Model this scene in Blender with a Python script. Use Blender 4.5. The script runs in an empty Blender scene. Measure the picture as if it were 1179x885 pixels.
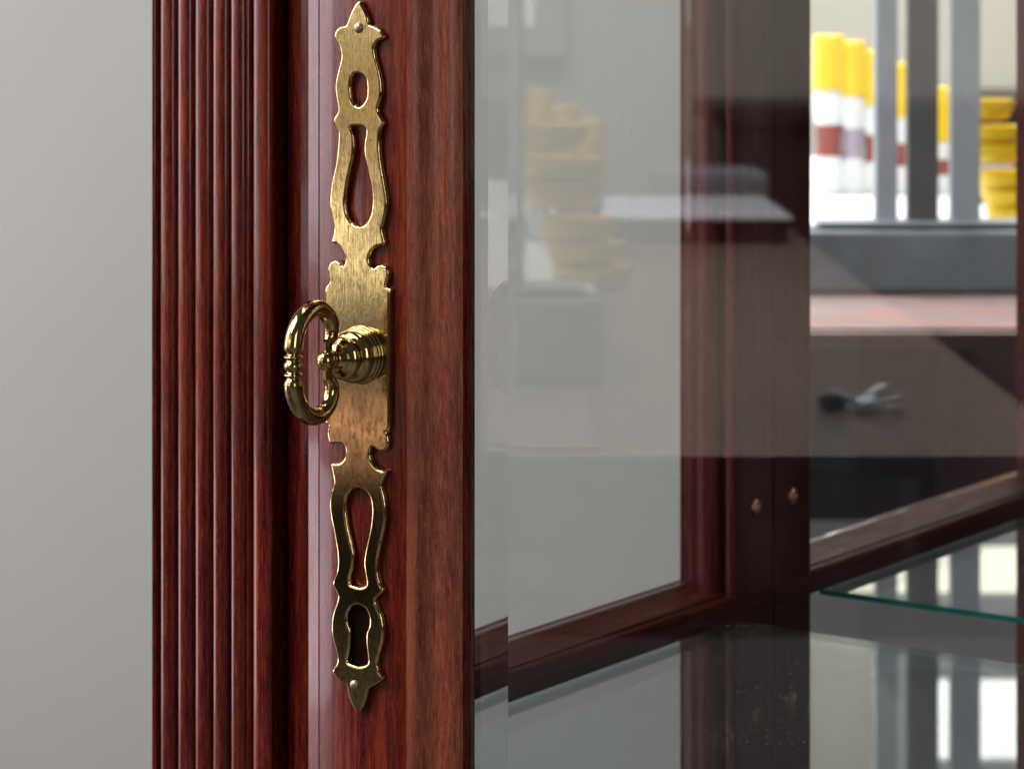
import bpy, bmesh, math, random
from mathutils import Vector, Matrix
random.seed(7)
SC = bpy.context.scene
COL = SC.collection

# ------------------------------------------------------------------ calibration
F = 3031.0; CX = 590.0; HY = 20.0
TH = math.radians(35.8); s, c = math.sin(TH), math.cos(TH)
DIST = 0.95; EYE = 1.40; FLOOR = 0.45; LOW = FLOOR - EYE
def dirv(u, v):
    a = (u - CX) / F
    return Vector((c*a - s, s*a + c, -(v - HY) / F))
_d0 = dirv(413, 410)
CAM = Vector((-_d0[0]*DIST, -_d0[1]*DIST, EYE))
def hit(u, v, ax, k):
    d = dirv(u, v); t = (k - CAM[ax]) / d[ax]
    return CAM + d*t
def px_x(u, y, v=400): return hit(u, v, 1, y)[0]
def room(X, Y, Z):
    """point of the room in front of the cabinet: X across, Y above eye level, Z away"""
    p = CAM + Vector((c, s, 0))*X + Vector((-s, c, 0))*Z
    return Vector((p.x, -p.y, EYE + Y))

# ------------------------------------------------------------------ cabinet sizes
PT = 0.0026                      # thickness of the brass plate
Y_PIL = 0.004                    # face of the reeded pilaster
Y_LOW = 0.0146                   # foot of the door's chamfers
Y_GL = 0.0173                    # face of the door glass
XPR = px_x(309, Y_PIL)           # right edge of the pilaster
XS = XPR - 0.010                 # inner face of the side frame
YM = hit(895, 600, 0, XS)[1]     # mirror
YP = hit(850, 600, 0, XS)[1]     # front of the back post
Z_RT = hit(587.7, 777, 0, XS)[2]; Z_SH = hit(587.7, 803.4, 0, XS)[2]     # top of side rail, top of shelf
X_SG = XS - 0.027                # side glass
ZB, ZT = FLOOR + 0.02, 2.02              # cabinet foot and top
X_DL = px_x(329, Y_LOW)          # door left edge
X_DR = px_x(533, Y_LOW)          # stile's right edge
Y_WALL = YM + 0.075
CAB_R = 0.62                     # right end of the glass

# ------------------------------------------------------------------ helpers
def new_obj(name, me, parent=None):
    o = bpy.data.objects.new(name, me); COL.objects.link(o)
    if parent: o.parent = parent
    return o
def from_bm(name, bm, mats, parent=None, smooth=None):
    bmesh.ops.recalc_face_normals(bm, faces=bm.faces)
    me = bpy.data.meshes.new(name); bm.to_mesh(me); bm.free()
    if not isinstance(mats, (list, tuple)): mats = [mats]
    for m in mats: me.materials.append(m)
    if smooth is not None:
        me.polygons.foreach_set('use_smooth', [True]*len(me.polygons))
        me.update()
        me.set_sharp_from_angle(angle=math.radians(smooth))
    return new_obj(name, me, parent)
def tag(o, label=None, cat=None, group=None, kind=None):
    if label: o['label'] = label
    if cat: o['category'] = cat
    if group: o['group'] = group
    if kind: o['kind'] = kind
    return o
def empty(name, loc=(0, 0, 0)):
    o = bpy.data.objects.new(name, None); COL.objects.link(o); o.location = loc
    return o
def box_bm(x0, x1, y0, y1, z0, z1, bev=0.0, seg=2, fn=None, bm=None):
    b = bmesh.new()
    vs = [b.verts.new((x, y, z)) for x in (x0, x1) for y in (y0, y1) for z in (z0, z1)]
    for f in ((0,1,3,2),(4,6,7,5),(0,4,5,1),(2,3,7,6),(0,2,6,4),(1,5,7,3)):
        b.faces.new([vs[i] for i in f])
    if bev: bmesh.ops.bevel(b, geom=list(b.edges), offset=bev, segments=seg, affect='EDGES', profile=.5)
    if fn:
        for v in b.verts: v.co = fn(*v.co)
    bmesh.ops.recalc_face_normals(b, faces=b.faces)
    if bm is None: return b
    me = bpy.data.meshes.new('tmp'); b.to_mesh(me); b.free(); bm.from_mesh(me); bpy.data.meshes.remove(me)
    return bm
def prism_bm(pts, z0, z1, nz=1):
    """closed xy outline pushed up z"""
    b = bmesh.new(); rows = []
    for k in range(nz+1):
        z = z0 + (z1-z0)*k/nz
        rows.append([b.verts.new((p[0], p[1], z)) for p in pts])
    n = len(pts)
    for k in range(nz):
        for i in range(n):
            j = (i+1) % n
            b.faces.new((rows[k][i], rows[k][j], rows[k+1][j], rows[k+1][i]))
    b.faces.new(rows[0]); b.faces.new(rows[-1])
    return b
def lathe_bm(prof, seg=48, M=None, bm=None):
    """prof: (axial, radius); axis = local z, mapped by M"""
    b = bm or bmesh.new(); rows = []
    for a, r in prof:
        if r < 1e-7:
            p = Vector((0, 0, a)); rows.append([b.verts.new(M @ p if M else p)])
        else:
            row = []
            for i in range(seg):
                t = 2*math.pi*i/seg
                p = Vector((r*math.cos(t), r*math.sin(t), a))
                row.append(b.verts.new(M @ p if M else p))
            rows.append(row)
    for A, B in zip(rows, rows[1:]):
        for i in range(seg):
            j = (i+1) % seg
            if len(A) == 1 and len(B) == 1: continue
            if len(A) == 1: b.faces.new((A[0], B[i], B[j]))
            elif len(B) == 1: b.faces.new((A[i], A[j], B[0]))
            else: b.faces.new((A[i], A[j], B[j], B[i]))
    if len(rows[0]) > 1: b.faces.new(rows[0])
    if len(rows[-1]) > 1: b.faces.new(rows[-1])
    return b
def catmull(pts, n=6, closed=False):
    out = []; N = len(pts)
    rng = range(N) if closed else range(N-1)
    for i in rng:
        p0 = pts[(i-1) % N] if closed or i > 0 else pts[i]
        p1 = pts[i]; p2 = pts[(i+1) % N]
        p3 = pts[(i+2) % N] if closed or i+2 < N else pts[i+1]
        for k in range(n):
            t = k/n
            out.append(tuple(0.5*((2*b) + (-a+cc)*t + (2*a-5*b+4*cc-d)*t*t + (-a+3*b-3*cc+d)*t**3)
                             for a, b, cc, d in zip(p0, p1, p2, p3)))
    if not closed: out.append(tuple(pts[-1]))
    return out

# ------------------------------------------------------------------ materials
class N:
    def __init__(self, name):
        self.m = bpy.data.materials.new(name); self.m.use_nodes = True
        self.t = self.m.node_tree; self.t.nodes.clear()
        self.out = self.add('ShaderNodeOutputMaterial')
    def add(self, typ, **kw):
        n = self.t.nodes.new(typ)
        for k, v in kw.items(): setattr(n, k, v)
        return n
    def link(self, a, b): self.t.links.new(a, b)
    def coords(self, scale=(1, 1, 1), rot=(0, 0, 0)):
        tc = self.add('ShaderNodeTexCoord'); mp = self.add('ShaderNodeMapping')
        mp.inputs['Scale'].default_value = scale; mp.inputs['Rotation'].default_value = rot
        self.link(tc.outputs['Object'], mp.inputs['Vector']); return mp.outputs[0]
    def noise(self, vec, scale, detail=4, rough=.6, dist=0):
        n = self.add('ShaderNodeTexNoise'); n.inputs['Scale'].default_value = scale
        n.inputs['Detail'].default_value = detail; n.inputs['Roughness'].default_value = rough
        n.inputs['Distortion'].default_value = dist
        self.link(vec, n.inputs['Vector']); return n.outputs['Fac']
    def ramp(self, fac, stops, interp='LINEAR'):
        r = self.add('ShaderNodeValToRGB'); r.color_ramp.interpolation = interp
        el = r.color_ramp.elements
        while len(el) > 1: el.remove(el[-1])
        for i, (p, col) in enumerate(stops):
            e = el[0] if i == 0 else el.new(p)
            e.position = p; e.color = (*col, 1) if len(col) == 3 else col
        self.link(fac, r.inputs[0]); return r.outputs[0]
    def val(self, fac, a, b, lo=0., hi=1.):
        r = self.add('ShaderNodeMapRange')
        r.inputs[1].default_value = a; r.inputs[2].default_value = b
        r.inputs[3].default_value = lo; r.inputs[4].default_value = hi
        self.link(fac, r.inputs[0]); return r.outputs[0]
    def math(self, op, a, b=None):
        n = self.add('ShaderNodeMath', operation=op)
        for i, x in enumerate((a, b)):
            if x is None: continue
            if isinstance(x, (int, float)): n.inputs[i].default_value = x
            else: self.link(x, n.inputs[i])
        return n.outputs[0]
    def mix(self, fac, a, b, mode='MIX'):
        n = self.add('ShaderNodeMix', data_type='RGBA', blend_type=mode)
        for i, x in ((0, fac), (6, a), (7, b)):
            if isinstance(x, (int, float)): n.inputs[i].default_value = x
            elif isinstance(x, tuple): n.inputs[i].default_value = (*x, 1)
            else: self.link(x, n.inputs[i])
        return n.outputs[2]
    def bump(self, h, strength=.2, dist=.001):
        b = self.add('ShaderNodeBump'); b.inputs['Strength'].default_value = strength
        b.inputs['Distance'].default_value = dist
        self.link(h, b.inputs['Height']); return b.outputs[0]
    def principled(self, **kw):
        p = self.add('ShaderNodeBsdfPrincipled')
        for k, v in kw.items():
            sock = p.inputs[k.replace('_', ' ')]
            if isinstance(v, (int, float)): sock.default_value = v
            elif isinstance(v, tuple): sock.default_value = (*v, 1) if len(v) == 3 and sock.type == 'RGBA' else v
            else: self.link(v, sock)
        self.link(p.outputs[0], self.out.inputs[0]); return p

def wood(name, dark, mid, light, rough=.22, axis='z', gscale=1.0, spec=.5, coat=0.25, fleck=.5):
    n = N(name)
    def st(k): return {'z': (1, 1, k), 'y': (1, k, 1), 'x': (k, 1, 1)}[axis]
    g1 = n.noise(n.coords(st(.02)), 210*gscale, 5, .62, .6)
    g2 = n.noise(n.coords(st(.07)), 520*gscale, 4, .7, .3)
    g3 = n.noise(n.coords(st(.10)), 1250*gscale, 3, .65)
    big = n.noise(n.coords(st(.3)), 22*gscale, 3, .6)
    h = n.math('ADD', n.math('MULTIPLY', g1, .45), n.math('MULTIPLY', g2, .55))
    h = n.math('ADD', h, n.math('MULTIPLY', n.math('SUBTRACT', big, .5), .22))
    col = n.ramp(h, [(.33, dark), (.5, mid), (.67, light)])
    pore = n.val(g3, .36, .5)
    col = n.mix(n.math('MULTIPLY', n.math('SUBTRACT', 1.0, pore), fleck), col, tuple(x*.3 for x in dark))
    fl = n.val(g3, .56, .72)
    col = n.mix(n.math('MULTIPLY', fl, .4), col, tuple(min(1, x*1.9) for x in light))
    sh = n.noise(n.coords(st(.22)), 1500*gscale, 3, .7)
    col = n.mix(n.math('MULTIPLY', n.val(sh, .55, .68), .45), col, tuple(x*.35 for x in dark))
    col = n.mix(n.math('MULTIPLY', n.val(sh, .44, .32), .30), col, tuple(min(1, x*1.8) for x in light))
    fig = n.noise(n.coords(st(.035), (0, .10, 0)), 75*gscale, 2, .5, .8)
    col = n.mix(n.math('MULTIPLY', n.val(fig, .62, .70), .28), col, tuple(min(1, x*1.7) for x in light))
    fig2 = n.noise(n.coords(st(.05), (0, -.06, 0)), 55*gscale, 3, .55, .6)
    col = n.mix(n.math('MULTIPLY', n.val(fig2, .56, .70), .30), col, dark)
    ro = n.val(g2, .3, .7, rough*.7, rough*1.5)
    nb = n.bump(n.math('ADD', n.math('MULTIPLY', g3, .5), n.math('MULTIPLY', g2, .5)), .22, .0004)
    n.principled(Base_Color=col, Roughness=ro, Specular_IOR_Level=spec, Normal=nb,
                 Coat_Weight=coat, Coat_Roughness=.06)
    return n.m

def brass(name, base, tarn, rough=.16, scratch=.25, tarn_amt=.5, low=.8):
    n = N(name)
    v = n.coords()
    a = n.noise(v, 70, 6, .7, .5)
    b = n.noise(n.coords((1, 1, .05)), 1500, 3, .6)
    b2 = n.noise(n.coords((1, 1, .08), (0, .9, 0)), 900, 3, .6)
    d = n.noise(n.coords((1, 1, .45)), 650, 5, .75)
    patch = n.math('MULTIPLY', n.val(a, .38, .66), tarn_amt)
    col = n.mix(patch, base, tarn)
    spots = n.math('MULTIPLY', n.val(d, .48, .66), .85*tarn_amt)
    col = n.mix(spots, col, tuple(x*.4 for x in tarn))
    ro = n.math('ADD', n.val(a, .35, .7, rough*.75, rough*1.5), n.val(d, .4, .75, 0, .09))
    hh = n.math('ADD', n.math('MULTIPLY', b, .5), n.math('MULTIPLY', b2, .35))
    hh = n.math('ADD', hh, n.math('ADD', n.math('MULTIPLY', d, .35), n.math('MULTIPLY', a, low)))
    n.principled(Base_Color=col, Metallic=1.0, Roughness=ro, Normal=n.bump(hh, scratch, .0004))
    return n.m

def plain(name, col, rough=.5, metal=0., spec=.5, var=.15, scale=40, bump=0.0, coat=0.):
    n = N(name)
    v = n.coords()
    a = n.noise(v, scale, 5, .6)
    cc = n.mix(a, tuple(x*(1-var) for x in col), tuple(min(1, x*(1+var)) for x in col))
    kw = dict(Base_Color=cc, Roughness=rough, Metallic=metal, Specular_IOR_Level=spec, Coat_Weight=coat)
    if bump: kw['Normal'] = n.bump(n.noise(v, scale*12, 4, .6), bump, .001)
    n.principled(**kw)
    return n.m

def thin_glass(name, tint=(.965, .985, .975), r0=.04, dust=.0, specks=.3, flat2d=False, haze=(.6, .62, .62)):
    """one face of a clear pane: straight-through plus Schlick reflection"""
    n = N(name)
    g = n.add('ShaderNodeNewGeometry')
    dp = n.add('ShaderNodeVectorMath', operation='DOT_PRODUCT')
    n.link(g.outputs['Normal'], dp.inputs[0]); n.link(g.outputs['Incoming'], dp.inputs[1])
    k = n.math('SUBTRACT', 1.0, n.math('ABSOLUTE', dp.outputs['Value']))
    fr = n.math('ADD', n.math('MULTIPLY', n.math('POWER', k, 5.0), 1-r0), r0)
    tr = n.add('ShaderNodeBsdfTransparent'); tr.inputs[0].default_value = (*tint, 1)
    gl = n.add('ShaderNodeBsdfGlossy'); gl.inputs['Roughness'].default_value = 0.0
    mx = n.add('ShaderNodeMixShader')
    n.link(fr, mx.inputs[0]); n.link(tr.outputs[0], mx.inputs[1]); n.link(gl.outputs[0], mx.inputs[2])
    last = mx.outputs[0]
    if dust:
        df = n.add('ShaderNodeBsdfDiffuse'); df.inputs[0].default_value = (*haze, 1)
        v = n.coords()
        a = n.val(n.noise(v, 14, 4, .6), .3, .75, dust*.4, dust)
        sp = None
        for sc_, dens in ((420, .050), (900, .045)):
            vo = n.add('ShaderNodeTexVoronoi', voronoi_dimensions='2D' if flat2d else '3D'); vo.inputs['Scale'].default_value = sc_; n.link(v, vo.inputs['Vector'])
            sx = n.add('ShaderNodeSeparateColor'); n.link(vo.outputs['Color'], sx.inputs[0])
            cl = n.val(n.noise(v, 26, 4, .65), .46, .70, .08, 2.6)
            on = n.math('LESS_THAN', sx.outputs[0], n.math('MULTIPLY', cl, dens))
            q = n.math('MULTIPLY', n.val(vo.outputs['Distance'], .10, .20, specks, 0), on)
            sp = q if sp is None else n.math('MAXIMUM', sp, q)
        m2 = n.add('ShaderNodeMixShader')
        n.link(n.math('ADD', a, sp), m2.inputs[0]); n.link(last, m2.inputs[1]); n.link(df.outputs[0], m2.inputs[2])
        last = m2.outputs[0]
    n.link(last, n.out.inputs[0])
    return n.m

def emit(name, col, strength):
    n = N(name); e = n.add('ShaderNodeEmission')
    e.inputs[0].default_value = (*col, 1); e.inputs[1].default_value = strength
    n.link(e.outputs[0], n.out.inputs[0]); return n.m

def runner_mat():
    n = N('pinkish_runner'); v = n.coords((1, 5, 1), (0, 0, .6))
    n.principled(Base_Color=n.ramp(n.noise(v, 9, 3, .6), [(.38, (.17, .125, .135)), (.52, (.28, .19, .20)), (.64, (.36, .12, .085))]), Roughness=.6)
    return n.m
M = {}
M['wood'] = wood('mahogany', (.022, .0015, .0012), (.092, .0062, .0034), (.170, .026, .009), rough=.26, spec=.24, coat=.30)
M['wood_sheen'] = wood('mahogany_sheen', (.13, .021, .013), (.25, .056, .032), (.36, .105, .058), rough=.34, fleck=.38, coat=.08, spec=.28)  # same mahogany made lighter: the right chamfer's sheen put into the colour
M['wood_shaded'] = wood('mahogany_shaded', (.010, .0014, .0014), (.028, .004, .003), (.08, .018, .008), rough=.45, axis='y', coat=0, spec=.04)  # mahogany darkened in colour to offset strong light through the side glass
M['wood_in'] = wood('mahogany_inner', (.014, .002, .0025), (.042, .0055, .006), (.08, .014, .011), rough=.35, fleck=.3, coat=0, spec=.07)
M['brass_plate'] = brass('brass_plate', (.66, .465, .195), (.33, .235, .11), rough=.085, scratch=.14, tarn_amt=.85, low=.35)
M['brass_cast'] = brass('brass_cast', (.56, .40, .165), (.24, .165, .075), rough=.09, scratch=.08, tarn_amt=.6)
M['brass_dark'] = plain('dark_brass', (.10, .075, .045), .35, 1.0, var=.4, scale=300)
M['nail'] = plain('aged_nail', (.30, .23, .17), .38, 1.0, var=.4, scale=400)
M['screw'] = plain('copper_screw', (.45, .24, .18), .35, 1.0, var=.3, scale=300)
M['black'] = plain('lock_shade_black', (.008, .004, .003), .9, spec=0.0)
M['side_glass'] = thin_glass('side_glass', (.975, .985, .98), dust=.012, specks=.25)
M['shelf_glass'] = thin_glass('shelf_glass', (.78, .815, .815), dust=.015, specks=.45, flat2d=True)
ng = N('door_glass'); gb = ng.add('ShaderNodeBsdfGlass')
gb.inputs['Color'].default_value = (.985, .995, .99, 1); gb.inputs['IOR'].default_value = 1.5
gb.inputs['Roughness'].default_value = 0.0
ng.link(gb.outputs[0], ng.out.inputs[0]); M['door_glass'] = ng.m
ne = N('green_glass_edge')
pe = ne.principled(Base_Color=(.0, .17, .135), Roughness=.12)
ge = ne.add('ShaderNodeNewGeometry'); te = ne.add('ShaderNodeBsdfTransparent'); te.inputs[0].default_value = (.7, .9, .85, 1)
xe = ne.add('ShaderNodeMixShader'); ne.link(ge.outputs['Backfacing'], xe.inputs[0]); ne.link(pe.outputs[0], xe.inputs[1]); ne.link(te.outputs[0], xe.inputs[2])
ne.link(xe.outputs[0], ne.out.inputs[0]); M['glass_edge'] = ne.m
nm = N('mirror_silver'); nm.principled(Base_Color=(.93, .94, .94), Metallic=1.0, Roughness=0.0); M['mirror'] = nm.m
nw = N('wall_paint'); vw = nw.coords()
w1 = nw.noise(vw, 3.0, 3, .5); w2 = nw.noise(vw, 420, 3, .6)
nw.principled(Base_Color=nw.mix(w1, (.212, .211, .205), (.238, .237, .232)), Roughness=.75,
              Normal=nw.bump(w2, .25, .0008)); M['wall'] = nw.m
M['floor'] = plain('grey_floor', (.13, .135, .14), .5, var=.12, scale=3)
M['far_wall'] = plain('far_wall_paint', (.70, .66, .58), .8, var=.08, scale=2)
M['window_frame'] = plain('window_frame', (.50, .51, .52), .5)
M['daylight'] = emit('daylight_pane', (.95, .98, 1.0), 2.6)
M['daylight_high'] = emit('high_daylight_pane', (1.0, .98, .93), 6.0)
M['daylight_warm'] = emit('warm_daylight_pane', (1.0, .93, .76), 5.0)
M['table'] = wood('table_top', (.15, .09, .072), (.20, .13, .105), (.25, .17, .14), rough=.4, axis='x', gscale=.2, fleck=.1)
M['steel'] = plain('grey_steel', (.33, .37, .42), .5, .1, var=.25, scale=12)
M['steel_dark'] = plain('dark_steel', (.085, .09, .105), .5, .1, var=.25, scale=12)
M['stand'] = plain('slate_grey_stand', (.135, .165, .19), .5, var=.6, scale=14)
M['white'] = plain('white_top', (.80, .82, .84), .5, var=.05)
M['cloth'] = runner_mat()
M['yellow'] = plain('yellow_glaze', (.93, .62, .01), .3, var=.08)
M['label'] = plain('red_label', (.30, .07, .06), .5)
M['label_pale'] = plain('mauve_label', (.42, .34, .46), .5)
M['jar'] = plain('white_jar', (.82, .83, .85), .25)
M['paper'] = plain('white_paper', (.82, .84, .95), .6, var=.03)
M['chrome'] = plain('key_steel', (.72, .76, .80), .4, .5)
M['fob'] = plain('black_fob', (.02, .02, .025), .4)
M['dark_furn'] = plain('dark_sideboard', (.05, .028, .03), .4)

M['low_cab'] = plain('dark_blue_paint', (.012, .016, .022), .5)

# ------------------------------------------------------------------ setting
tag(from_bm('wall', box_bm(-4.0, 3.0, Y_WALL, Y_WALL+.1, FLOOR, 3.2), M['wall']), kind='structure')
fl = bmesh.new()
for f in ((-9, -9), (9, -9), (9, 1), (-9, 1)): fl.verts.new((*f, FLOOR))
fl.faces.new(fl.verts); fl.verts.index_update()
tag(from_bm('floor', fl, M['floor']), kind='structure')

# ------------------------------------------------------------------ display cabinet
cab = empty('display_cabinet', (0.2, YM/2, 0))
tag(cab, 'dark red mahogany display cabinet with reeded corner, brass keyhole plate and mirrored back', 'cabinet')
def part(name, bm, mats, parent=cab, smooth=None):
    o = from_bm(name, bm, mats, None, smooth)
    o.parent = parent
    o.matrix_parent_inverse = parent.matrix_world.inverted() if parent is not cab else Matrix.Translation(cab.location).inverted()
    return o

# reeded pilaster: convex reeds between narrow grooves
bounds = [172.3, 179.3, 199.3, 219.2, 239.6, 260.3, 280.6, 286.4, 309.0]
xs = [px_x(u, Y_PIL) for u in bounds]
outl = []
outl.append((xs[0]-.001, Y_WALL-.004)); outl.append((xs[0]-.001, Y_PIL+.02))
GD = .0062
for i in range(len(xs)-1):
    a, b = xs[i], xs[i+1]; w = b-a
    if i == 0:      # quarter bead on the corner
        for k in range(9):
            t = math.pi - k/8*math.pi
            outl.append((a + w*.47 + w*.47*math.cos(t), Y_PIL + .0030 - .0030*math.sin(t)))
        continue
    if i == 6:
        outl += [(a+.0002, Y_PIL+.0035), (a+.0004, Y_PIL+.0012), (a+w*.5, Y_PIL+.0006), (b-.0005, Y_PIL+.0012), (b-.0002, Y_PIL+.0035)]
        continue
    d = .0046 if i < 7 else .0036
    outl.append((a+.00018, Y_PIL+GD))
    for k in range(17):
        t = math.pi - k/16*math.pi
        cx_ = math.copysign(abs(math.cos(t))**.9, math.cos(t))
        outl.append((a + w*.5 + (w*.5-.0002)*cx_, Y_PIL + d*(1-math.sin(t)**.9)))
    outl.append((b-.00018, Y_PIL+GD))
outl[-1] = (XPR, Y_PIL+.0035)
outl += [(0, 0)]*5
# keep the side panel free: the pilaster is a thin post
outl = [(XPR-.032, .027), (xs[0]-.0005, Y_PIL+.0065)] + outl[2:-6] + [(XPR, Y_PIL+.0028), (XPR-.0004, Y_PIL+.0044), (XPR-.016, Y_PIL+.0050), (XPR-.018, .020), (XPR, .022), (XPR, .027)]
part('pilaster', prism_bm(outl, ZB, ZT), M['wood'], smooth=50)

# door stile (with the lock)
ch_r = px_x(468, 0.0); ch_l = px_x(367, 0.0); lo_l = px_x(355, Y_LOW); 
y_f = .0024; x_f = px_x(354.5, y_f)
dl = [(X_DL, Y_LOW+.02), (X_DL, Y_LOW+.0012), (X_DL+.0012, Y_LOW), (x_f-.0006, Y_LOW), (x_f-.0002, Y_LOW-.0006), (x_f, y_f+.0005), (x_f+.0003, y_f)]
for k in range(1, 8):
    t = k/8; dl.append((x_f+.0003 + (ch_l-.0005-x_f-.0003)*t, y_f + (.0004-y_f)*t ))
dl += [(ch_l-.0005, .0004), (ch_l-.0002, .0009), (ch_l+.0002, .0002), (ch_l+.0006, 0)]
dl += [(ch_r-.0006, 0), (ch_r-.0002, .0002)]
n_flat = len(dl)
for k in range(0, 21):         # right ogee chamfer
    t = k/20
    nx, ny = .7, -.7
    wv = .00055*math.sin(2*math.pi*t*1.5)
    dl.append((ch_r + (X_DR-ch_r)*t + nx*wv*.5, Y_LOW*t + ny*wv))
dl += [(X_DR, Y_LOW+.0008), (X_DR, Y_GL+.006), (X_DR-.012, Y_GL+.006), (X_DR-.012, Y_LOW+.02)]
bmd = prism_bm(dl, ZB+.05, ZT-.05)
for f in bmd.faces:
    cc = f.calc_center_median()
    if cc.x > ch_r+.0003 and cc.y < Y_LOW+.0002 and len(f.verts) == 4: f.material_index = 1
door = part('door', bmd, [M['wood'], M['wood_sheen']], smooth=28)

# bevelled door glass
XE = X_DR - .006
x_b = px_x(585, Y_GL)
yb = Y_GL + (x_b - px_x(538, Y_GL))*math.tan(math.radians(7.0)) * 1.0
T = .0048
x_e2 = px_x(538, Y_GL)-.0035
ye = Y_GL + (x_b-x_e2)*math.tan(math.radians(7.0))
pts = [(x_b, Y_GL), (CAB_R, Y_GL), (CAB_R, Y_GL+T), (x_e2, Y_GL+T), (x_e2, ye)]
part('glass_pane', prism_bm(pts, ZB+.06, ZT-.06), M['door_glass'], door)
# far stile, right wall, top, base
part('door_stile', box_bm(CAB_R, CAB_R+.07, 0, Y_LOW+.02, ZB+.05, ZT-.05, .003), M['wood'], door)
part('side_board', box_bm(CAB_R+.071, CAB_R+.095, .002, YM+.012, ZB, ZT, .002), M['wood'])
part('base_board', box_bm(xs[0]+.003, CAB_R+.07, .053, YM, ZB, ZB+.045, .002), M['wood_shaded'])
part('top_board', box_bm(xs[0]-.02, CAB_R+.11, -.02, YM+.012, ZT+.001, ZT+.04, .004), M['wood_shaded'])
# back with mirror
part('back_board', box_bm(XS-.05, CAB_R+.07, YM+.0042, YM+.012, ZB+.05, ZT), M['black'])
part('mirror', box_bm(XS-.001, CAB_R+.07, YM, YM+.004, ZB+.05, ZT-.001), M['mirror'])

# back post of the side frame
hp = bmesh.new()
x_pl = px_x(805, YP, 600); x_pm = px_x(830, YP, 600); x_pn = px_x(838, YP, 600)
XP = XS-.0009
pl = [(XP, YM-.0005), (XP, YP+.0012), (XP-.0004, YP+.0004), (XP-.0012, YP),
      (x_pn+.0006, YP), (x_pn, YP+.0005), (x_pn-.0002, YP+.003), (x_pm+.0005, YP+.0032)]
for k in range(9):
    t = k/8*math.pi
    pl.append((x_pm + (x_pl-x_pm)*(1-math.cos(t))/2, YP+.0008 - .0035*math.sin(t)))
pl += [(x_pl, YP+.010), (x_pl-.016, YP+.010), (x_pl-.016, YM-.0005)]
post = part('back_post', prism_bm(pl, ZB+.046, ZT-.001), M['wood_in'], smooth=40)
for u, v in ((873.5, 582),):
    q = hit(u, v, 0, XS)
    Mx = Matrix.Translation((XP, q.y, q.z)) @ Matrix.Rotation(math.pi/2, 4, 'Y')
    b = lathe_bm([(0, .0041), (.0006, .0040), (.0012, .0034), (.0014, .0024), (.0004, .0018), (.0003, 0)], 24, Mx)
    part('screw', b, M['screw'], post, smooth=40)

# side rail: flat top sloping to the glass, rounded inner edge
x_rg = XS-.031
rp = [(XS, Z_SH-.0015), (XS, Z_RT-.0050), (XS-.0003, Z_RT-.0036), (XS-.0012, Z_RT-.0020), (XS-.0026, Z_RT-.0009), (XS-.0044, Z_RT-.0003), (XS-.0066, Z_RT-.0003),
      (XS-.0072, Z_RT+.0004), (x_rg+.004, Z_RT+.0010), (x_rg+.0015, Z_RT+.0016), (x_rg, Z_RT+.0016),
      (x_rg-.008, Z_RT+.0016), (x_rg-.008, Z_SH-.0015)]
b = bmesh.new()
ra = [b.verts.new((p[0], .0275, p[1])) for p in rp]; rb = [b.verts.new((p[0], YM-.0006, p[1])) for p in rp]
for i in range(len(rp)):
    j = (i+1) % len(rp); b.faces.new((ra[i], ra[j], rb[j], rb[i]))
b.faces.new(ra); b.faces.new(rb)
part('side_rail', b, M['wood_shaded'], smooth=40)
part('side_glass', box_bm(x_rg-.004, x_rg-.0005, .0275, YP+.0095, Z_RT+.002, ZT-.002), M['side_glass'])
part('lower_side_glass', box_bm(x_rg-.004, x_rg-.0005, .0275, YP+.0095, ZB+.046, Z_SH-.002), M['side_glass'])

# glass shelf
bs = box_bm(XS+.0004, CAB_R+.066, .040, 2*YM-hit(943.6, 676, 0, XS)[1], Z_SH-.0032, Z_SH, .0003, 1)
for f in bs.faces:
    if abs(f.normal.z) < .5: f.material_index = 1
sh = from_bm('glass_shelf', bs, [M['shelf_glass'], M['glass_edge']])
tag(sh, 'clear glass shelf with thin green edge inside the cabinet', 'shelf')

# ------------------------------------------------------------------ brass key plate
L = [(412.3,1.2),(405.2,11),(400.1,23.5),(397.9,28.6),(390.6,30.8),(385.9,36),(384.2,41.8),(386.4,47),(389.8,52.9),(392,61.7),(391.7,69),
     (388.4,82.2),(385.9,94),(385.4,102.8),(386.9,114.5),(388.7,127.3),(383.8,136.5),(384.7,143.6),(388.7,152.8),(388.7,163),(386.3,187.4),
     (381.8,207.7),(379.6,224),(379.6,240.3),(383.2,256.6),(383.8,266.8),(381.3,279.4),(387.2,281.4),(392.7,286.1),(396.6,293.2),(396.9,300.3),
     (394.7,305.9),(391.1,302.4),(385.6,299.6),(380,301.9),(376.9,309),(377.7,317),(378.9,324),(375.3,328.8),(373.7,334.4),(373.7,348.6),(373.8,400),(373.9,450),
     (374.2,485.1),(377.7,489.8),(376.4,495.4),(377.3,504.9),(380,511.2),(388.7,511.0),(395,512.5),(397.4,519.1),(395.9,527),(390.3,532.6),
     (380.8,533.4),(381.6,541.3),(383.9,556),(380.5,567),(378.8,580.7),(380.5,596),(384.4,616),(387.8,638),(387.5,655),(382.7,668.8),
     (383.6,675.6),(387.8,684),(387.8,690),(382.7,705.4),(381,719),(381.9,732.5),(386.6,751),(387.5,761.4),(382.2,770.7),(384.4,778),
     (392,786),(398,790),(400.5,800),(405,812),(411.5,820)]
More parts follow.
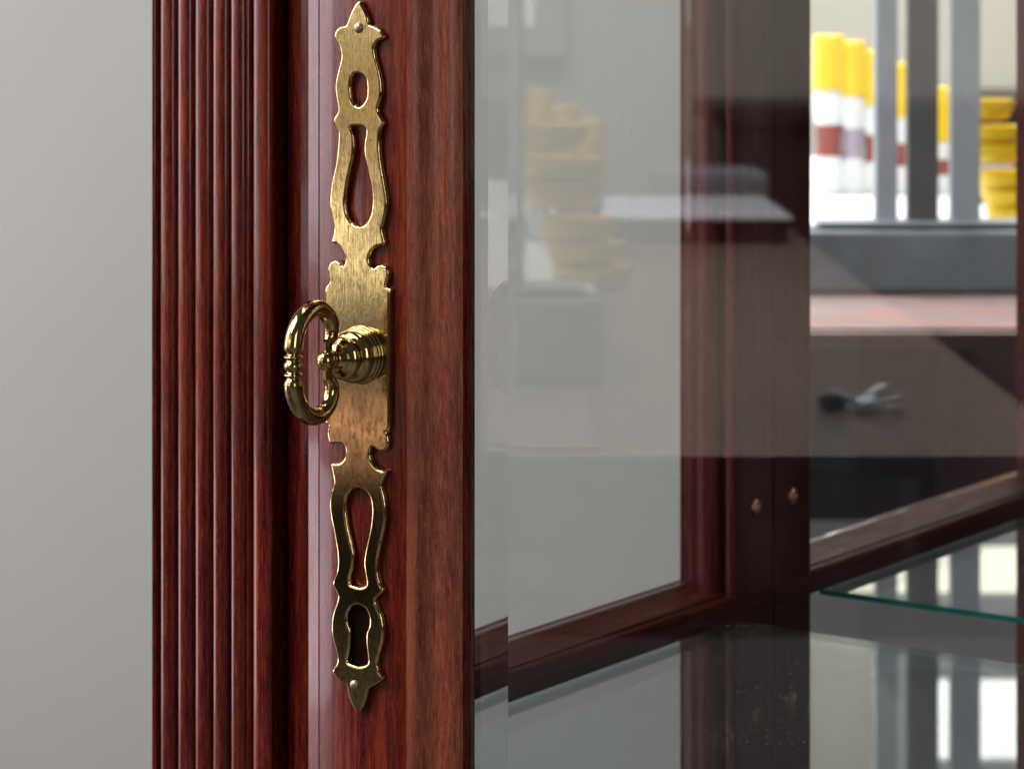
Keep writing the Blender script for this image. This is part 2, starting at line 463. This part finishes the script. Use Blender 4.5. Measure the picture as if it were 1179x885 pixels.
Rr = [(419,814),(423.4,802),(425.6,792.7),(432.7,788.5),(442.5,781.7),(441.2,776.6),(437.8,772),(435.8,764.7),(437.8,754.6),(442,739),(442.9,724),
      (440.3,708.8),(435.6,697.8),(433.9,690),(442.9,679.8),(438.6,670.5),(436.1,658.6),(436.4,645),(440.3,624.7),(444.6,604.4),(445.4,587.5),
      (443.7,572.2),(440.6,560.3),(442,553.6),(445.4,546),(446.6,541.5),(440.2,541.3),(433,536.5),(428.3,528.6),(427.5,520.7),(429.9,515.2),(433,516.5),
      (439.4,520.2),(445.7,518.6),(448.9,511.2),(448,502.5),(446,497.8),(449.7,493.8),(450,450),(450.2,400),(450.4,336),(448.9,332),(446,329.6),
      (447.3,323.3),(448.9,315.4),(447.3,309),(442.5,305),(436.2,305),(431.5,308.6),(427.5,305),(425.9,298),(428.3,290.9),(433,285.3),(439.4,283.3),
      (444.5,280.6),(441.3,264.8),(444.3,252.5),(447,236),(445.3,220),(440.3,191.5),(438.2,171),(439.2,150.7),(443.3,142.6),(440.3,135.5),
      (436.4,126.5),(439.7,114.5),(440.8,102.8),(439,88),(435.3,73.4),(433,64.6),(432.4,55.8),(435.3,48.6),(441.6,45.5),(444,42),(439,35.2),
      (431.7,30),(426.5,28),(424.3,19),(419.5,8.5)]
Rr = [(u-1.6, v) for u, v in Rr]
H1 = [(412,85.2),(406.5,86),(404,93),(403.2,103),(404,112.5),(407,119),(411,122.6),(416,121),(420.4,115),(422,107),(421.4,94),(418.3,87.2)]
H2 = [(411,145.6),(404,146.6),(404.2,150),(406.4,156),(407.4,166),(406.4,181),(401.5,203),(398,224),(397.8,240),(401,251.5),(405.5,257.4),(411,260.2),(418,259.2),(424,252.5),(427.6,240.3),(427.8,222),(423.3,197.6),(419.2,179.2),(418.9,165),(420.8,154),(420.2,148.5),(418.2,146.4)]
H3 = [(411.5,562.2),(404.4,564),(399.4,571),(397.6,582.4),(399.6,603),(403.5,622),(406.8,638.3),(405.6,654),(402.4,667),(404.4,673),(413,675.4),(419.6,674),(421.4,670.4),(419.8,660),(418.3,646.8),(420.8,630),(425.6,607.8),(427.6,587),(425,572),(419.2,564.8)]
H4 = [(411,696),(404,699),(400.4,706.5),(399.6,716),(402.8,726),(402.8,738),(401.6,750),(399.6,759.7),(403,763.6),(412.4,766.4),(422.3,763.6),(422.6,755),(421,740),(421.3,728),(424.6,719),(424.2,708.8),(419.6,700)]
cu = bpy.data.curves.new('plate_curve', 'CURVE'); cu.dimensions = '2D'; cu.fill_mode = 'BOTH'
BV = .0010
cu.extrude = PT/2-BV; cu.bevel_depth = BV; cu.bevel_resolution = 3; cu.offset = -BV
def spline(pxs, n=4):
    w = []
    for u, v in pxs:
        p = hit(u, v, 1, -PT); w.append((p.x, p.z))
    # keep real corners crisp: centripetal-ish, few steps
    w = catmull(w, n, True)
    sp = cu.splines.new('POLY'); sp.points.add(len(w)-1)
    for q, p in zip(sp.points, w): q.co = (p[0], p[1], 0, 1)
    sp.use_cyclic_u = True
spline(L + Rr)
for h in (H1, H2, H3, H4): spline(h)
tmp = bpy.data.objects.new('tmp', cu); COL.objects.link(tmp)
dg = bpy.context.evaluated_depsgraph_get()
me = bpy.data.meshes.new_from_object(tmp.evaluated_get(dg))
bpy.data.objects.remove(tmp); bpy.data.curves.remove(cu)
me.transform(Matrix.Rotation(math.pi/2, 4, 'X')); me.transform(Matrix.Translation((0, -PT/2-.0002, 0)))
me.materials.clear(); me.materials.append(M['brass_plate'])
bp = bmesh.new(); bp.from_mesh(me); bpy.data.meshes.remove(me)
bmesh.ops.remove_doubles(bp, verts=bp.verts, dist=1e-6)
plate = part('key_plate', bp, M['brass_plate'], door, smooth=35)
for p in plate.data.polygons:
    if abs(p.normal.y) > .999: p.use_smooth = False
tag(plate, 'pierced brass plate with keyhole near its foot')
# flat near-black sheet: shade inside the lock opening put in as colour
kh = [hit(u, v, 1, 0) for u, v in H4]
b = bmesh.new(); b.faces.new([b.verts.new((p.x, -.00015, p.z)) for p in kh])
part('keyhole', b, M['black'], door)
for u, v, r in ((413.3, 32.3, .0020), (408.3, 788.0, .0018)):
    p = hit(u, v, 1, -PT)
    Mx = Matrix.Translation((p.x, -PT-.0002, p.z)) @ Matrix.Rotation(math.pi/2, 4, 'X')
    prof = [(-.001, r*.9)] + [(r*.62*math.sin(k/8*math.pi/2), r*math.cos(k/8*math.pi/2)) for k in range(8)] + [(r*.62, 0)]
    part('nail', lathe_bm(prof, 24, Mx), M['nail'], door, smooth=60)

# ------------------------------------------------------------------ knob and key bow
kb = hit(415.5, 408.5, 1, -PT)
KM = Matrix.Translation((kb.x, -PT, kb.z)) @ Matrix.Rotation(math.pi/2, 4, 'X')    # local z -> -y
mm = .001
prof = [(-.1,11.2),(.25,11.2),(.6,10.9),(.75,10.3),(1.0,10.2),(1.2,10.6),(1.55,10.75),(1.9,10.5),(2.1,9.9),(2.35,9.8),(2.6,10.2),(2.95,10.35),(3.3,10.1),(3.5,9.6),
        (3.8,9.7),(4.4,10.0),(5.2,10.05),(6.0,9.8),(6.8,9.25),(7.5,8.4),(8.0,7.5),(8.3,6.7),(8.55,6.3),(8.9,6.25),(9.15,6.7),(9.5,7.2),(10.2,7.65),(10.9,7.75),(11.6,7.5),(12.3,6.8),
        (13.0,5.7),(13.4,5.2),(13.7,5.3),(13.9,5.25),(14.3,4.6),(14.7,3.8),(15.1,3.1),(15.5,2.85),(15.9,3.0)]
for k in range(1, 13):
    t = k/12*math.pi
    a = 18.9 - 3.75*math.cos(.72 + (math.pi-.72)*k/12)
    prof.append((a, max(0, 3.75*math.sin(.72 + (math.pi-.72)*k/12))))
prof[-1] = (22.65, 0)
dense = catmull(prof[:39], 3) + prof[39:]
knob = part('knob', lathe_bm([(a*mm, max(0, r)*(.95 if a < 8.2 else 1)*mm) for a, r in dense], 64, KM), M['brass_cast'], door, smooth=50)
# bow (a key-shaped pull): closed C running from the pin above the ball round to the pin below
half = [(18.2, 6.4), (16.6, 8.6), (16.4, 12.0), (18.4, 15.8), (22.6, 18.7), (27.6, 18.7), (33.0, 15.6), (36.3, 10.4), (37.3, 5.0), (37.4, 0)]
path = catmull(half, 10)
rad_half = [2.0, 2.45, 2.7, 2.9, 3.0, 3.1, 3.15, 3.2, 3.2, 2.6]
rads = [r[0] for r in catmull([(r,) for r in rad_half], 10)]
full = [(a, h, r) for (a, h), r in zip(path, rads)]
def knuckle(h, r):
    h = abs(h)
    if h < 6.2:
        g = lambda x0, w: math.exp(-((h-x0)/w)**2)
        r = 2.65 + .6*g(0, 1.25) - .35*g(1.95, .5) + .65*g(3.1, .55) - .45*g(4.15, .45) + (.45 if h > 4.8 else 0)*min(1, (h-4.8)/1.0)
    return r
top = []
for (a, h, r) in full: top.append((a, h, r))
# resample the straight, knuckled stretch finely
fine = [(37.3, h/10) for h in range(60, 0, -2)]
top = [t for t in top if t[1] > 6.0 or t[0] < 26]
top = [(a, h, r) for a, h, r in top] + [(37.2+.1*(1-h/6.0), h, knuckle(h, 3.2)) for a, h in fine]
allp = top + [(37.3, 0, knuckle(0, 3))] + [(a, -h, r) for a, h, r in reversed(top)]
b = bmesh.new(); rows = []; SEG = 20
for i, (a, h, r) in enumerate(allp):
    p0 = allp[max(0, i-1)]; p1 = allp[min(len(allp)-1, i+1)]
    tg = Vector((p1[0]-p0[0], p1[1]-p0[1])); tg.normalize(); nn = Vector((-tg.y, tg.x))
    row = []
    for k in range(SEG):
        t = 2*math.pi*k/SEG
        o2 = nn*(r*math.cos(t)); w = r*math.sin(t)*1.05
        # local: axial -> -y, h -> z, w -> x
        row.append(b.verts.new((kb.x + w*mm, -PT - (a+o2.x)*mm, kb.z + (h+o2.y)*mm)))
    rows.append(row)
for A, B in zip(rows, rows[1:]):
    for k in range(SEG):
        j = (k+1) % SEG; b.faces.new((A[k], A[j], B[j], B[k]))
b.faces.new(rows[0]); b.faces.new(rows[-1])
part('key_bow', b, M['brass_cast'], door, smooth=60)
PM = Matrix.Translation((kb.x, -PT-18.6*mm, kb.z))
part('pivot_pin', lathe_bm([(-6.6*mm, 0), (-6.6*mm, 1.7*mm), (6.6*mm, 1.7*mm), (6.6*mm, 0)], 20, PM), M['brass_cast'], door, smooth=40)

# ------------------------------------------------------------------ the room the mirror and the glass show
tb = empty('table', room(-.2, LOW, 2.4))
tag(tb, 'long brown wooden table seen in the mirror, keys lying on it', 'table')
def rpart(name, bm, mat, parent, smooth=None):
    o = from_bm(name, bm, mat, None, smooth); o.parent = parent
    o.matrix_parent_inverse = Matrix.Translation(parent.location).inverted(); return o
TY = -.263
bt = box_bm(-1.15, .325, TY-.014, TY, 1.55, 3.70, .0008, fn=room)
for f in bt.faces:
    if f.normal.z < .8: f.material_index = 1
rpart('tabletop', bt, [M['table'], M['dark_furn']], tb)
for X in (-1.08, .255):
    for Z in (1.62, 3.62):
        rpart('leg', box_bm(X-.03, X+.03, LOW, TY-.015, Z-.03, Z+.03, .004, fn=room), M['dark_furn'], tb)
st = from_bm('display_stand', box_bm(-1.1, .045, TY+.001, -.2035, 1.86, 3.2, .004, fn=room), M['stand'])
tag(st, 'low slate grey stand across the table in the mirror', 'stand')
ss = from_bm('paper_sheet', box_bm(-1.08, .04, -.2025, -.2005, 1.90, 3.15, .0004, 1, fn=room), M['white'])
tag(ss, 'large white sheet spread on top of the grey stand', 'paper')
ru = from_bm('table_runner', box_bm(-1.1, .03, TY+.0005, TY+.0025, 1.565, 1.80, .0006, 1, fn=room), M['cloth'])
tag(ru, 'pinkish red runner lying along the near edge of the table', 'runner')
def md(u, Z):       # column seen in the mirror at pixel u: X across at room depth Z
    return (u-590)/F*(Z+2*YM*c) - 2*YM*s
def mv(v, Z): return -(v-HY)/F*(Z+2*YM*c)
rk = empty('bar_rack', room(-.07, -.2, 1.9))
tag(rk, 'grey steel rack of three upright bars standing on the stand', 'rack')
for u0, u1, m in ((1008, 1033, 'steel'), (1045, 1080, 'steel_dark'), (1095, 1128, 'steel')):
    rpart('bar', box_bm(md(u0, 1.905), md(u1, 1.905), -.199, 1.35, 1.895, 1.915, .002, fn=room), M[m], rk)
rpart('foot', box_bm(-.17, .03, -.2, -.196, 1.88, 1.93, .001, fn=room), M['steel'], rk)
# jars with yellow lids
G = 'yellow lidded jars in a row'
jars = (((955, 40, 37), 'tallest yellow lidded white jar, farthest left of the mirrored row'),
        ((983, 47, 31), 'wide yellow lidded jar second from left in the mirrored row'),
        ((1007, 58, 26), 'yellow lidded jar half hidden by the left grey bar'),
        ((1039, 72, 26), 'yellow lidded jar in the gap left of the dark middle bar'),
        ((1064, 86, 25), 'yellow lidded jar behind the dark middle bar'),
        ((1088, 100, 25), 'yellow lidded jar in the gap right of the dark middle bar'),
        ((1112, 112, 24), 'shortest yellow lidded jar, behind the right grey bar'))
for (u, vt, w), lb in jars:
    Z = 2.35; X = md(u, Z); r = w/F*(Z+.62)/2; y1 = mv(vt, Z); y0 = -.2
    def jm(bm, X=X, Z=Z):
        for v in bm.verts: v.co = room(X+v.co.x, v.co.z, Z+v.co.y)
        return bm
    j = empty('jar', room(X, y0, Z)); tag(j, lb, 'jar', G)
    hcap = .062
    hb = y1-hcap-y0
    rpart('body', jm(lathe_bm([(y0+.0006, r*.9), (y0+.004, r*1.05), (y0+hb*.2, r), (y0+hb*.42, r*.74), (y0+hb*.6, r*.78), (y0+hb*.82, r*1.04), (y0+hb*.95, r*1.0), (y1-hcap, r*.8)], 24)), M['jar'], j, 50)
    rpart('lid', jm(lathe_bm([(y1-hcap, r*1.02), (y1-hcap+.004, r*1.06), (y1-hcap+.010, r*1.02), (y1-.005, r*1.0), (y1-.001, r*.92), (y1, r*.8), (y1, 0)], 24)), M['yellow'], j, 50)
    rpart('label', jm(lathe_bm([(y0+hb*.36, r*.86), (y0+hb*.42, r*.76), (y0+hb*.6, r*.80), (y0+hb*.66, r*.87)], 24)), M['label'] if u in (955, 1007, 1039, 1088) else M['label_pale'], j, 50)
# leaning stack of yellow dishes
G2 = 'stacked yellow dishes'
ends = [(645, 160), (660, 200), (660, 226), (681, 268), (689, 296), (697, 324)]
names = ['topmost', 'second from top', 'third from top', 'third from bottom', 'second from bottom', 'lowest']
for (u, v), nm_ in zip(ends, names):
    Z = 1.98; xr = (u-590)/F*Z; yc = -(v-HY)/F*Z; R_ = .031; hh = .0118
    b = lathe_bm([(-hh*.9, R_*.55), (-hh*.7, R_*.8), (-.001, R_*.95), (hh*.5, R_), (hh*.8, R_), (hh*.75, R_*.93), (0, R_*.8), (-hh*.5, R_*.5), (-hh*.55, 0)], 32)
    for q in b.verts: q.co = room(xr-R_+q.co.x, yc+q.co.z, Z+q.co.y)
    d = from_bm('dish', b, M['yellow'], None, 50)
    tag(d, 'yellow dish %s in the leaning mirrored stack' % nm_, 'dish', G2)
sbx = empty('gap_filler_box', room(0, LOW, 2.3)); tag(sbx, 'added pale box with a lid under the table, lightening the shelf gap', 'box')  # added box; its pale colour brightens the view through the shelf gap
rpart('body', box_bm(-.32, .32, LOW, LOW+.29, 2.0, 2.6, .01, fn=room), M['white'], sbx)
rpart('lid', box_bm(-.33, .33, LOW+.291, LOW+.33, 1.99, 2.61, .008, fn=room), M['white'], sbx)
# white box and keys on the brown end of the table
bk = from_bm('book', box_bm(.07, .30, TY+.001, -.237, 3.04, 3.38, .002, fn=room), M['dark_furn'])
tag(bk, 'dark book under a bright white sheet at the far end of the table', 'book')
tag(from_bm('paper_sheet', box_bm(.08, .305, -.2365, -.2325, 3.03, 3.40, .0008, 1, fn=room), M['paper']), 'bright white sheet lying on the dark book', 'paper')
tag(from_bm('document_box', box_bm(.17, .318, TY+.001, -.207, 3.46, 3.66, .003, fn=room), M['steel']), 'grey document box behind the bright sheet on the table', 'box')
ky = empty('key_bunch', room(.215, TY, 1.72)); tag(ky, 'bunch of steel keys on the brown table in the mirror', 'keys')
def flat(bm, X, Z, Y, ang):
    ca, sa = math.cos(ang), math.sin(ang)
    for v in bm.verts: v.co = room(X + ca*v.co.x - sa*v.co.y, Y+v.co.z, Z + sa*v.co.x + ca*v.co.y)
    return bm
def tilted(bm, X, Z, Y, ang, lift):
    bmesh.ops.rotate(bm, verts=bm.verts, cent=(0, 0, 0), matrix=Matrix.Rotation(-lift, 3, 'Y'))
    return flat(bm, X, Z, Y, ang)
for a, h, lf in ((.15, .004, .25), (2.75, .006, .35), (1.0, .008, .30), (-.45, .003, .10), (2.1, .005, .15)):
    kbm = lathe_bm([(-.0012, .0075), (.0012, .0075)], 20)
    box_bm(.006, .026, -.0026, .0026, -.0012, .0012, 0, bm=kbm); box_bm(.019, .025, -.0055, -.0026, -.001, .001, 0, bm=kbm)
    rpart('key', tilted(kbm, .212, 1.72, TY+h, a, lf), M['chrome'], ky)
rpart('fob', flat(box_bm(-.012, .004, -.006, .006, 0, .010, .002), .195, 1.73, TY+.001, .6), M['fob'], ky)
# far side of the room
tag(from_bm('wall', box_bm(-2.6, 2.2, LOW, 1.6, 4.25, 4.35, fn=room), M['far_wall']), kind='structure')
sb = empty('sideboard', room(.95, LOW, 4.0)); tag(sb, 'dark low sideboard against the far wall in the reflection', 'sideboard')
rpart('body', box_bm(.29, 1.6, LOW, -.16, 3.85, 4.2, .004, fn=room), M['dark_furn'], sb)
rpart('top', box_bm(.27, 1.62, -.159, -.13, 3.83, 4.21, .003, fn=room), M['dark_furn'], sb)
lc = empty('low_cabinet', room(-1.2, LOW, 4.0)); tag(lc, 'long dark blue grey low cabinet under the broad window', 'cabinet')
rpart('body', box_bm(-2.5, .265, LOW, -.33, 3.80, 4.2, .004, fn=room), M['low_cab'], lc)
rpart('top', box_bm(-2.5, .265, -.329, -.30, 3.78, 4.21, .003, fn=room), M['low_cab'], lc)
def window(label, x0, x1, rows, nc, mat):
    w = empty('window', room((x0+x1)/2, rows[0][0], 4.24)); tag(w, label, 'window')
    fb = bmesh.new(); y0 = rows[0][0]-.05; y1 = rows[-1][1]+.05
    cw = (x1-x0)/nc
    for i in range(nc+1):
        X = x0+cw*i; box_bm(X-.025, X+.025, y0, y1, 4.19, 4.245, .003, 1, fn=room, bm=fb)
    ys = [y0] + [v for r_ in rows for v in r_] + [y1]
    for i in range(0, len(ys), 2):
        for k in range(nc): box_bm(x0+cw*k+.0255, x0+cw*(k+1)-.0255, ys[i], ys[i+1], 4.195, 4.242, .003, 1, fn=room, bm=fb)
    rpart('frame', fb, M['window_frame'], w)
    for r_ in rows:
        for k in range(nc):
            rpart('pane', box_bm(x0+cw*k+.026, x0+cw*(k+1)-.026, r_[0]+.001, r_[1]-.001, 4.215, 4.22, 0, fn=room), mat, w)
window('broad bright window low in the far wall', -1.75, .04, [(-.015, .34), (.40, .80)], 3, M['daylight'])
window('narrow bright window strip high in the far wall', .09, 1.5, [(.392, .480)], 1, M['daylight_warm'])
window('tall bright window topmost in the far wall', .25, 1.5, [(.636, .785)], 1, M['daylight_high'])

# ------------------------------------------------------------------ light
W = bpy.data.worlds.new('World'); SC.world = W; W.use_nodes = True
W.node_tree.nodes['Background'].inputs[0].default_value = (.80, .88, 1.0, 1)
W.node_tree.nodes['Background'].inputs[1].default_value = 0.07
def area(name, loc, target, size, power, col):
    l = bpy.data.lights.new(name, 'AREA'); l.shape = 'RECTANGLE'; l.size, l.size_y = size; l.energy = power; l.color = col
    o = bpy.data.objects.new(name, l); COL.objects.link(o); o.location = loc
    o.rotation_euler = (Vector(target)-Vector(loc)).to_track_quat('-Z', 'Y').to_euler(); return o
area('left_window_light', (-2.5, -.85, 1.35), (0, 0, 1.2), (1.15, 2.2), 42, (.96, .91, 1))
area('front_window_light', room(-1.3, 1.1, 3.3), (0, 0, 1.25), (1.4, 1.1), 28, (1, .96, .9))
area('table_fill', room(-.1, 1.3, 2.5), room(-.1, -.3, 2.4), (1.2, 1.2), 78, (1, .97, .93))  # added fill above the table, no lamp there; brightens the mirrored things
area('far_wall_fill', room(.4, 2.2, 3.2), room(.4, .3, 4.25), (1.6, .8), 22, (1, .97, .93))  # added fill that lifts the far wall, not a fitting in the room
area('stand_fill', room(-.35, 1.3, .9), room(-.05, -.25, 2.3), (1.0, .7), 32, (1, .98, .95))  # added fill on the fronts of the jars, bars and stand
area('room_light', (2.6, -2.1, 2.0), (0, 0, 1.25), (.8, 1.8), 20, (1, .96, .92))

# ------------------------------------------------------------------ camera
cam = bpy.data.cameras.new('camera'); co = bpy.data.objects.new('camera', cam); COL.objects.link(co)
co.location = CAM; co.rotation_euler = (math.pi/2, 0, TH)
cam.sensor_width = 36; cam.lens = 36*F/1179
cam.shift_x = (589.5-CX)/1179; cam.shift_y = (HY-442.5)/1179
cam.clip_start = .05; cam.clip_end = 60
cam.dof.use_dof = True; cam.dof.focus_distance = .945; cam.dof.aperture_fstop = 20
SC.camera = co
SC.view_settings.view_transform = 'Standard'; SC.view_settings.look = 'None'
SC.view_settings.exposure = 0; SC.view_settings.gamma = 1
SC.render.engine = 'CYCLES'
cy = SC.cycles
cy.max_bounces = 16; cy.glossy_bounces = 8; cy.transmission_bounces = 10; cy.transparent_max_bounces = 16; cy.diffuse_bounces = 4
cy.sample_clamp_indirect = 6; cy.blur_glossy = .3
cy.use_denoising = True
